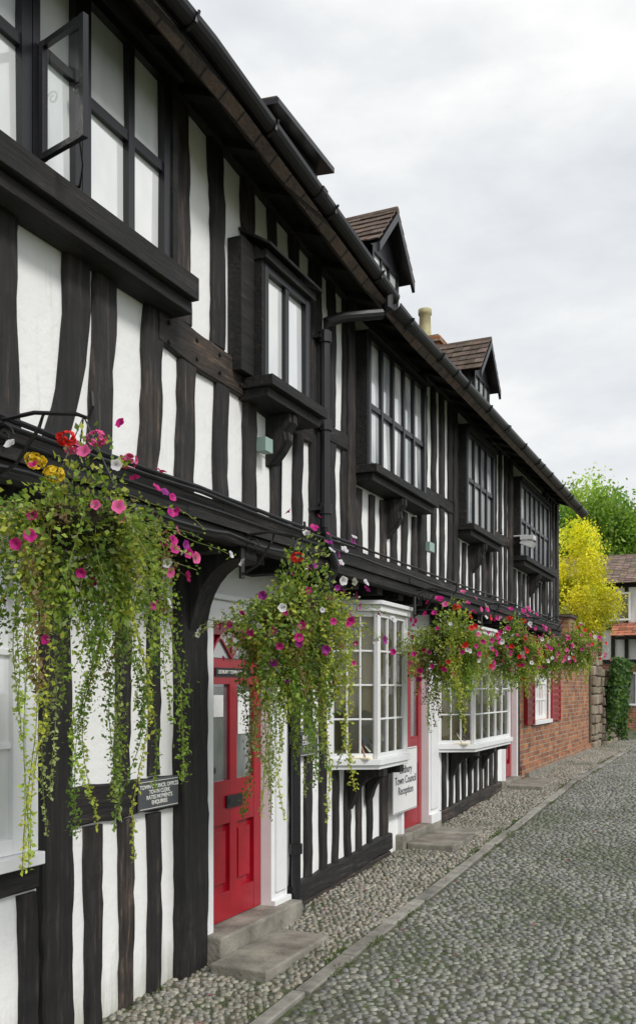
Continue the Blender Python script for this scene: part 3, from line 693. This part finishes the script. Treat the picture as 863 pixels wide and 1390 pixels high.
def basket(c,Rr,drop,nmound,nstr,nfl,lsize,pal,sq=.85,bias=0.,top_fl=(),spread=1.15,ex=1.8,fs_=1.):
    x,y,zt=c; e=empty('hanging_basket')
    zc=zt-.20
    b_=Acc(); n=16; vs=[];fs=[]; m=6; rb=Rr*.5
    for i in range(m+1):
        a=i/m*math.pi/2
        for k in range(n): t=2*math.pi*k/n; vs.append((x+rb*math.cos(a)*math.cos(t),y+rb*math.cos(a)*math.sin(t),zc-rb*.8*math.sin(a)))
    for i in range(m):
        for k in range(n): fs.append((i*n+k,(i+1)*n+k,(i+1)*n+(k+1)%n,i*n+(k+1)%n))
    fs.append(tuple(range(n))); b_.add(vs,fs); mk('basket_bowl',b_,bowlm,e,True)
    I=Acc(); hz=zt+.16; wx=XU+.03
    I.box(XU+.028,XU+.042,y-.02,y+.02,hz-.22,hz+.10)
    arm=[(wx,y,hz+.02),(wx+(x-wx)*.5,y,hz+.03),(x-.02,y,hz),(x+.03,y,hz-.02),(x+.05,y,hz+.02),(x+.045,y,hz+.07)]
    I.tube(arm,.008,6)
    I.tube([(wx,y,hz-.20),(wx+(x-wx)*.3,y,hz-.15),(wx+(x-wx)*.55,y,hz-.03),(wx+(x-wx)*.6,y,hz+.02)],.007,6)
    sc=[(wx+.07+.045*(1-t*.09)*math.cos(t),y,hz-.04+.045*(1-t*.09)*math.sin(t)) for t in np.linspace(0,8,20)]
    I.tube(sc,.005,5)
    for k in range(3):
        t=2*math.pi*k/3+.4; I.tube([(x+.01,y,hz-.01),(x+rb*math.cos(t),y+rb*math.sin(t),zc)],.003,4)
    mk('iron_bracket',I,iron,e)
    d=rng.normal(0,1,(nmound,3)); d/=np.linalg.norm(d,axis=1,keepdims=True)
    lump=1+.25*np.sin(d[:,0]*5+x)+.2*np.sin(d[:,1]*6+y*3)+.15*np.sin(d[:,2]*7)
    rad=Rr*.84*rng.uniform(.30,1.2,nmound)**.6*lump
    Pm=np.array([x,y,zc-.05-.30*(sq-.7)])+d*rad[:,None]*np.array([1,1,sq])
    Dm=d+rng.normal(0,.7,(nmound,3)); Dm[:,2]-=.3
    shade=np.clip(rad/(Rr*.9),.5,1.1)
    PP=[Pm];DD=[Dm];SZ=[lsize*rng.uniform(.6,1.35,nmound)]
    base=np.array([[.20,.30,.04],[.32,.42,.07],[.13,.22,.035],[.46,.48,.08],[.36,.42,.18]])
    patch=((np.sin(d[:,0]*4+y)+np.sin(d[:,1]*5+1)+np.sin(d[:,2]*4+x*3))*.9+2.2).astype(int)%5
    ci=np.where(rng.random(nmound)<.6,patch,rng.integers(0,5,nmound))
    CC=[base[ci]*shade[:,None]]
    st=Acc(); FC=[];FD=[]
    for s in range(nstr):
        ph=rng.uniform(0,2*np.pi); r0=Rr*rng.uniform(.2,.7); L=drop*(.25+.75*rng.uniform(0,1.)**ex)
        r1=Rr*rng.uniform(.4,spread); k=max(8,int(L/.016)); pts=[]
        up=rng.uniform(-.02,.12); w1,w2=rng.uniform(0,6,2); kink=rng.uniform(.01,.04)
        for i in range(k+1):
            t=i/k; rr=r0+(r1-r0)*min(1,t*2.2/(.4+L))**.7
            zz=zc-.02+up*math.sin(min(1,t*3)*math.pi)-L*t**1.15
            ph2=ph+.10*math.sin(w1+t*5)
            pts.append((x+rr*math.cos(ph2)+kink*math.sin(w2+t*9),y+rr*math.sin(ph2)+kink*math.cos(w1+t*8),zz))
        st.tube(pts[::3]+[pts[-1]],.0016,3,(1,1,1))
        pa=np.array(pts)
        thick=(s%3==0); rep=9 if thick else 4
        pa=np.repeat(pa,rep,axis=0); dirs=rng.normal(0,1,pa.shape); dirs[:,2]-=.4
        tt=np.repeat(np.linspace(1.2,.4,len(pts)),rep)
        pa=pa+rng.normal(0,1,pa.shape)*((.026 if thick else .010)*tt)[:,None]
        tint=base[rng.integers(0,5)]*rng.uniform(.85,1.35)
        if s%13==0: tint=np.array([.24,.16,.07])*rng.uniform(.8,1.5)
        PP.append(pa);DD.append(dirs);SZ.append(lsize*rng.uniform(.4,.95,len(pa)))
        CC.append(np.tile(tint,(len(pa),1))*rng.uniform(.7,1.25,(len(pa),1)))
        if s%2==0:
            q=rng.integers(2,max(3,int(k*.55))); FC.append(pa[q*rep]); FD.append([math.cos(ph)+.2,math.sin(ph)-.4,.2])
    for s in range(int(nstr*.5)):
        ph=rng.uniform(0,2*np.pi); L=Rr*rng.uniform(1.1,1.7); zz0=zc+rng.uniform(-.15,.05); pts=[]
        for i in range(14):
            t=i/13; r_=L*t; pts.append((x+r_*math.cos(ph),y+r_*math.sin(ph),zz0+.12*t-.22*t*t+.01*math.sin(t*12+s)))
        st.tube(pts,.0013,3); pa=np.repeat(np.array(pts[4:]),3,axis=0); dirs=rng.normal(0,1,pa.shape)
        PP.append(pa+rng.normal(0,.006,pa.shape));DD.append(dirs);SZ.append(lsize*rng.uniform(.4,.8,len(pa)))
        CC.append(np.tile(base[rng.integers(0,5)],(len(pa),1))*rng.uniform(.7,1.25,(len(pa),1)))
        if s%2: FC.append(np.array(pts[-1])); FD.append([math.cos(ph)+.4,math.sin(ph)-.5,.2])
    Pp=np.concatenate(PP);Dd=np.concatenate(DD);Sz=np.concatenate(SZ);Cc=np.concatenate(CC)
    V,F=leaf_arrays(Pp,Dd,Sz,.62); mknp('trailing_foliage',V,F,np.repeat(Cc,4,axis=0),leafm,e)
    mk('stems',st,stem,e)
    d=rng.normal(0,1,(nfl,3)); d[:,2]=np.abs(d[:,2])*1.1-.75; d[:,0]+=.35; d[:,1]+=bias
    d/=np.linalg.norm(d,axis=1,keepdims=True)
    fc=np.array([x,y,zc-.05])+d*(Rr*rng.uniform(.9,1.3,nfl))[:,None]*np.array([1,1,sq])
    fd=d+rng.normal(0,.35,d.shape); fd[:,1]-=.45; fd[:,0]+=.2
    fc=np.concatenate([fc,np.array(FC)]); fd=np.concatenate([fd,np.array(FD)+rng.normal(0,.3,(len(FD),3))])
    palA=np.array(pal); cols=palA[rng.integers(0,len(pal),len(fc))]
    rad=rng.uniform(.016,.030,len(fc))*fs_
    flowers('petunia_flowers',fc,fd,rad,cols,e)
    gc=[];gd=[];gcol=[]
    for (dx,dy,dz,col) in top_fl:
        for k in range(26):
            v_=rng.normal(0,1,3); v_/=np.linalg.norm(v_)
            gc.append([x+dx+v_[0]*.03,y+dy+v_[1]*.03,zt+dz+v_[2]*.022]); gd.append(v_); gcol.append(np.array(col)*rng.uniform(.75,1.1))
    if gc: flowers('geranium_flowers',np.array(gc),np.array(gd),rng.uniform(.008,.014,len(gc)),np.array(gcol),e)
    return e
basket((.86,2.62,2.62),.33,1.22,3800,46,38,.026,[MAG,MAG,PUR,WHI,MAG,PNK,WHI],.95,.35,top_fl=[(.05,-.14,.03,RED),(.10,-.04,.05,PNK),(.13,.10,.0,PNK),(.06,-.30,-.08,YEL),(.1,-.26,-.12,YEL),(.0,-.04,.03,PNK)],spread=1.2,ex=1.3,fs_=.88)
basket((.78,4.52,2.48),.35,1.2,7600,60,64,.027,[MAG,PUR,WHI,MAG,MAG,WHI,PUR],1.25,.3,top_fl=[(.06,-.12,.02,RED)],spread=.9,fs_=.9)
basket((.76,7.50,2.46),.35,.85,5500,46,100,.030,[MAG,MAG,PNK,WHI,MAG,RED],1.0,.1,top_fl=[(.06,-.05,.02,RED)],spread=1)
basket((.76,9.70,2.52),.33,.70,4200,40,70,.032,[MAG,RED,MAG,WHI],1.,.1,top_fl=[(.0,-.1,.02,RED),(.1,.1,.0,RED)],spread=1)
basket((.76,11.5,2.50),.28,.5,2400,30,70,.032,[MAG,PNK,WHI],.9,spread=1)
basket((.76,13.6,2.66),.38,.55,4600,40,50,.034,[MAG,PNK,WHI,RED],.85,spread=1)

def tree(name,c,rx,ry,rz,nclump,per,lsize,pal,trunk_base,seed=0,tr=.12,rmin=.3):
    e=empty(name); c=np.array(c,float)
    T=Acc(); tb=Vector(trunk_base); top=Vector(c)
    mid=(tb+top)/2+Vector((R(-.2,.2),R(-.2,.2),0)); T.tube([tb,mid,top],tr,8,r2=tr*.45)
    d=rng.normal(0,1,(nclump,3)); d/=np.linalg.norm(d,axis=1,keepdims=True)
    rr=rng.uniform(rmin,1.,nclump)**.5*(1+.2*np.sin(d[:,0]*4+seed)+.15*np.sin(d[:,2]*5+seed*2))
    cc=c+d*rr[:,None]*np.array([rx,ry,rz])
    for q in cc[::max(1,nclump//16)]:
        m=(mid*.4+top*.6); q=Vector(q); T.tube([m,(m+q)/2+Vector((0,0,.1*rz)),q],tr*.25,5,r2=tr*.05)
    mk('trunk',T,bark,e)
    cr=(rx+ry+rz)/3*.24
    P_=np.repeat(cc,per,axis=0)+rng.normal(0,1,(nclump*per,3))*cr*.5
    D_=rng.normal(0,1,P_.shape)+np.repeat(d,per,axis=0)*.6; D_[:,2]-=.1
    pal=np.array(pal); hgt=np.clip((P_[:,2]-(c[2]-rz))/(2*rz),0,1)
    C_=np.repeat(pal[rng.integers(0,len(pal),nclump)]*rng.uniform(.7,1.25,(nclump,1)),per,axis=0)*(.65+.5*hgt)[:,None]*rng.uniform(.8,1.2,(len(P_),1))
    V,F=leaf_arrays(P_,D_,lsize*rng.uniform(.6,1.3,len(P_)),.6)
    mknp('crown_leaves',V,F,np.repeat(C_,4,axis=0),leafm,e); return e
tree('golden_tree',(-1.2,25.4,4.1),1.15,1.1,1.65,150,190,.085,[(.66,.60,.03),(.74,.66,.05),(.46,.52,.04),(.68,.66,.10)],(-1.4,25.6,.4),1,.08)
tree('tree',(-3.1,41,7.0),2.9,2.6,3.2,260,190,.17,[(.16,.30,.04),(.24,.40,.06),(.12,.22,.03),(.34,.46,.08)],(-3.8,41,.4),2,.22)
tree('tree',(-.6,50,6.8),3.4,3.0,2.7,140,140,.22,[(.07,.14,.025),(.10,.18,.03),(.06,.11,.02)],(-.6,50,.4),3,.22)

# ------------------------------------------------------------------ brick annex
BHs=empty('brick_house')
A=Acc(); A.box(-3,.0,13.37,14.42,.2,2.60); A.box(-3,.0,14.42,15.70,.2,1.30); A.box(-3,.0,14.42,15.70,2.22,2.60); A.box(-3,0,15.70,20.1,.2,2.60)
A.box(-2.99,-.02,14.42,20.05,2.60,2.66)
A.box(-.9,.02,17.6,18.3,2.60,3.15)
mk('brick_walls',A,brick,BHs)
A=Acc()
A.xprism([(.06,2.665),(.06,2.72),(-3.0,3.05),(-3.0,2.9)],14.45,17.59); A.xprism([(.06,2.665),(.06,2.72),(-3.0,3.05),(-3.0,2.9)],18.31,20.15)
A.xprism([(.06,3.151),(.06,3.20),(-.95,3.20),(-.95,3.151)],17.55,18.35)
mk('tiled_coping',A,tile,BHs)
A=Acc(); G3=Acc(); glazed(A,G3,(-.03,14.42),(-.03,15.70),1.30,2.22,[0,.5,1],3,.06,.03,.05)
A.box(.0,.06,14.36,15.76,1.24,1.298); A.box(.0,.02,14.36,14.419,1.30,2.26); A.box(.0,.02,15.701,15.76,1.30,2.26); A.box(.0,.022,14.42,15.70,2.20,2.26)
mk('white_window',A,whitepaint,BHs); mk('window_glass',G3,winglass,BHs)
A=Acc()
for ya,yb in ((13.80,14.35),(15.77,16.55)):
    A.box(.003,.04,ya,yb,1.26,2.26)
    for k in range(9): A.obox((.046,(ya+yb)/2,1.34+k*.105),(.006,0,.0),(0,(yb-ya)/2-.06,0),(.006,0,.035))
    A.box(.0401,.058,ya,ya+.055,1.26,2.26); A.box(.0401,.058,yb-.055,yb,1.26,2.26)
mk('red_shutters',A,redpaint,BHs)
A=Acc(); A.box(.001,.06,13.4,20.1,.2,.66); mk('brick_plinth',A,brick,BHs)
A=Acc(); A.box(.061,.12,13.6,20.1,.2,.56); mk('stone_footing',A,stone,BHs)

def rubblewall(name,x,y0,y1,z0,zt):
    a=Acc(); a.box(x-.4,x-.03,y0,y1,z0,zt-.04,(.4,.4,.35)); z=z0
    while z<zt:
        h=R(.12,.24); y=y0
        while y<y1:
            L=R(.2,.5); k=R(.7,1.3); bx=R(.0,.05)
            yc=y+L/2
            a.obox((x-.1+bx,yc,z+h/2),(.1,R(-.02,.02),R(-.015,.015)),(0,L/2-.012,R(-.01,.01)),(R(-.01,.01),0,h/2-.01),(k,k*R(.92,1.02),k*R(.85,1))); y+=L
        z+=h
    o=mk(name,a,rubble); b_=o.modifiers.new('b','BEVEL'); b_.width=.03; b_.segments=3; return o
rubblewall('stone_wall',.08,20.12,21.2,.3,2.5); rubblewall('stone_wall',.14,21.3,24.2,.3,2.1)
n=5500; P_=np.stack([.20+np.abs(rng.normal(0,.09,n)),rng.uniform(21.3,23.9,n),rng.uniform(0,1,n)],axis=1)
low=1.0+.35*np.sin(P_[:,1]*2.3)+.2*np.sin(P_[:,1]*5); P_[:,2]=low+(2.5-low)*P_[:,2]**.8
P_[:,0]+=.10*np.clip(P_[:,2]-1.6,0,1)
D_=rng.normal(0,.6,(n,3)); D_[:,0]+=.6; D_[:,2]-=.8
pal=np.array([(.04,.10,.02),(.06,.14,.03),(.03,.07,.02),(.12,.20,.04)]); C_=pal[rng.integers(0,4,n)]
V,F=leaf_arrays(P_,D_,rng.uniform(.06,.12,n),.8); mknp('ivy',V,F,np.repeat(C_,4,axis=0),leafm)

# ------------------------------------------------------------------ far timbered house
FH=empty('far_timbered_house')
A=Acc(); A.box(-3.5,.9,29,34,2.55,5.0); mk('plaster',A,plaster,FH)
A=Acc(); A.box(-3.5,.92,28.98,34,.3,2.55); mk('brick_base',A,mat_brick('brick_x',(.42,.15,.08),(.32,.10,.06),(.36,.32,.27),'X'),FH)
A=Acc()
for i in range(12): A.box(-3.4+i*.39,-3.29+i*.39,28.95,29.0,2.7,5.0)
for z in (2.56,3.6,4.85): A.box(-3.5,.95,28.93,29.0,z,z+.12)
for i in range(14): A.box(.9,.94,29+i*.38,29.12+i*.38,2.7,5.0)
mk('timbers',A,timberV,FH)
A=Acc(); tiles(A,(-3.8,28.65,4.95),(5.0,0,0),(0,2.6,1.15),24,16); A.box(-3.8,1.2,31.25,31.35,6.05,6.16)
for i in range(len(A.c)): A.c[i]=tuple(np.array(A.c[i])*1.6)
mk('roof_slope',A,tileattr,FH)
A=Acc(); A.add([(-3.8,28.65,4.93),(1.2,28.65,4.93),(1.2,31.3,6.08),(-3.8,31.3,6.08),(1.2,34.3,4.93),(-3.8,34.3,4.93)],[(0,1,2,3),(3,2,4,5)]); mk('roof_deck',A,tile,FH)
A=Acc(); tiles(A,(-.6,28.1,3.35),(2.,0,0),(0,.85,.42),10,5,(1,1,1)); 
for i in range(len(A.c)): A.c[i]=tuple(np.array(A.c[i])*np.array((3.,1.6,1.2)))
A.box(-.5,1.3,28.15,28.93,3.28,3.34,(.2,.2,.2)); mk('porch_roof',A,tileattr,FH)
A=Acc(); G4=Acc(); 
def fz(x0,x1,z0,z1):
    for (a,b_,c_,d_) in ((x0,x1,z0,z0+.06),(x0,x1,z1-.06,z1),(x0,x0+.06,z0+.061,z1-.061),(x1-.06,x1,z0+.061,z1-.061),((x0+x1)/2-.02,(x0+x1)/2+.02,z0+.061,z1-.061)): A.box(a,b_,28.88,28.925,c_,d_)
    G4.add([(x0,28.91,z0),(x1,28.91,z0),(x1,28.91,z1),(x0,28.91,z1)],[(0,1,2,3)])
fz(-1.0,-.1,3.85,4.7); fz(-.5,.1,1.3,2.3); mk('window_frames',A,whitepaint,FH); mk('window_panes',G4,darkglass,FH)

# ------------------------------------------------------------------ light, sky, camera
w=bpy.data.worlds.new("World"); scene.world=w; w.use_nodes=True; nt=w.node_tree
bg=nt.nodes['Background']
sky=nt.nodes.new('ShaderNodeTexSky'); sky.sky_type='NISHITA'; sky.sun_disc=False
az=math.radians(112); el=math.radians(42)
sky.sun_elevation=el; sky.sun_rotation=az
tc=nt.nodes.new('ShaderNodeTexCoord'); mp=nt.nodes.new('ShaderNodeMapping'); mp.inputs['Scale'].default_value=(1.2,1.2,3.0); mp.inputs['Rotation'].default_value=(.2,.35,.5)
nt.links.new(tc.outputs['Generated'],mp.inputs['Vector'])
n1=noise(nt,mp.outputs['Vector'],2.3,8,.52)
cl=ramp(nt,n1,[(.36,(6.5,6.85,7.3)),(.5,(7.9,8.15,8.4)),(.62,(9.6,9.6,9.55))])
n2=noise(nt,mp.outputs['Vector'],.9,3,.5)
fc=ramp(nt,n2,[(.45,(1,1,1)),(.8,(.90,.90,.90))])
c=mix(nt,sky.outputs['Color'],cl,fc,'MIX')
nt.links.new(c,bg.inputs['Color']); bg.inputs['Strength'].default_value=.105
sd=bpy.data.lights.new('sun','SUN'); sd.energy=1.5; sd.angle=math.radians(14); sd.color=(1,.97,.92)
sd.energy=2.1
so=bpy.data.objects.new('sun',sd); scene.collection.objects.link(so)
dirv=Vector((math.cos(el)*math.sin(az),math.cos(el)*math.cos(az),math.sin(el)))
so.rotation_euler=dirv.to_track_quat('Z','Y').to_euler()

cd=bpy.data.cameras.new('camera'); cam=bpy.data.objects.new('camera',cd); scene.collection.objects.link(cam)
cam.location=(3.0,0,1.8); cam.rotation_euler=(math.pi/2,0,math.radians(24.85))
cd.sensor_width=36; cd.lens=32.37; cd.shift_y=.1727; cd.clip_end=2000; cd.clip_start=.05
scene.camera=cam
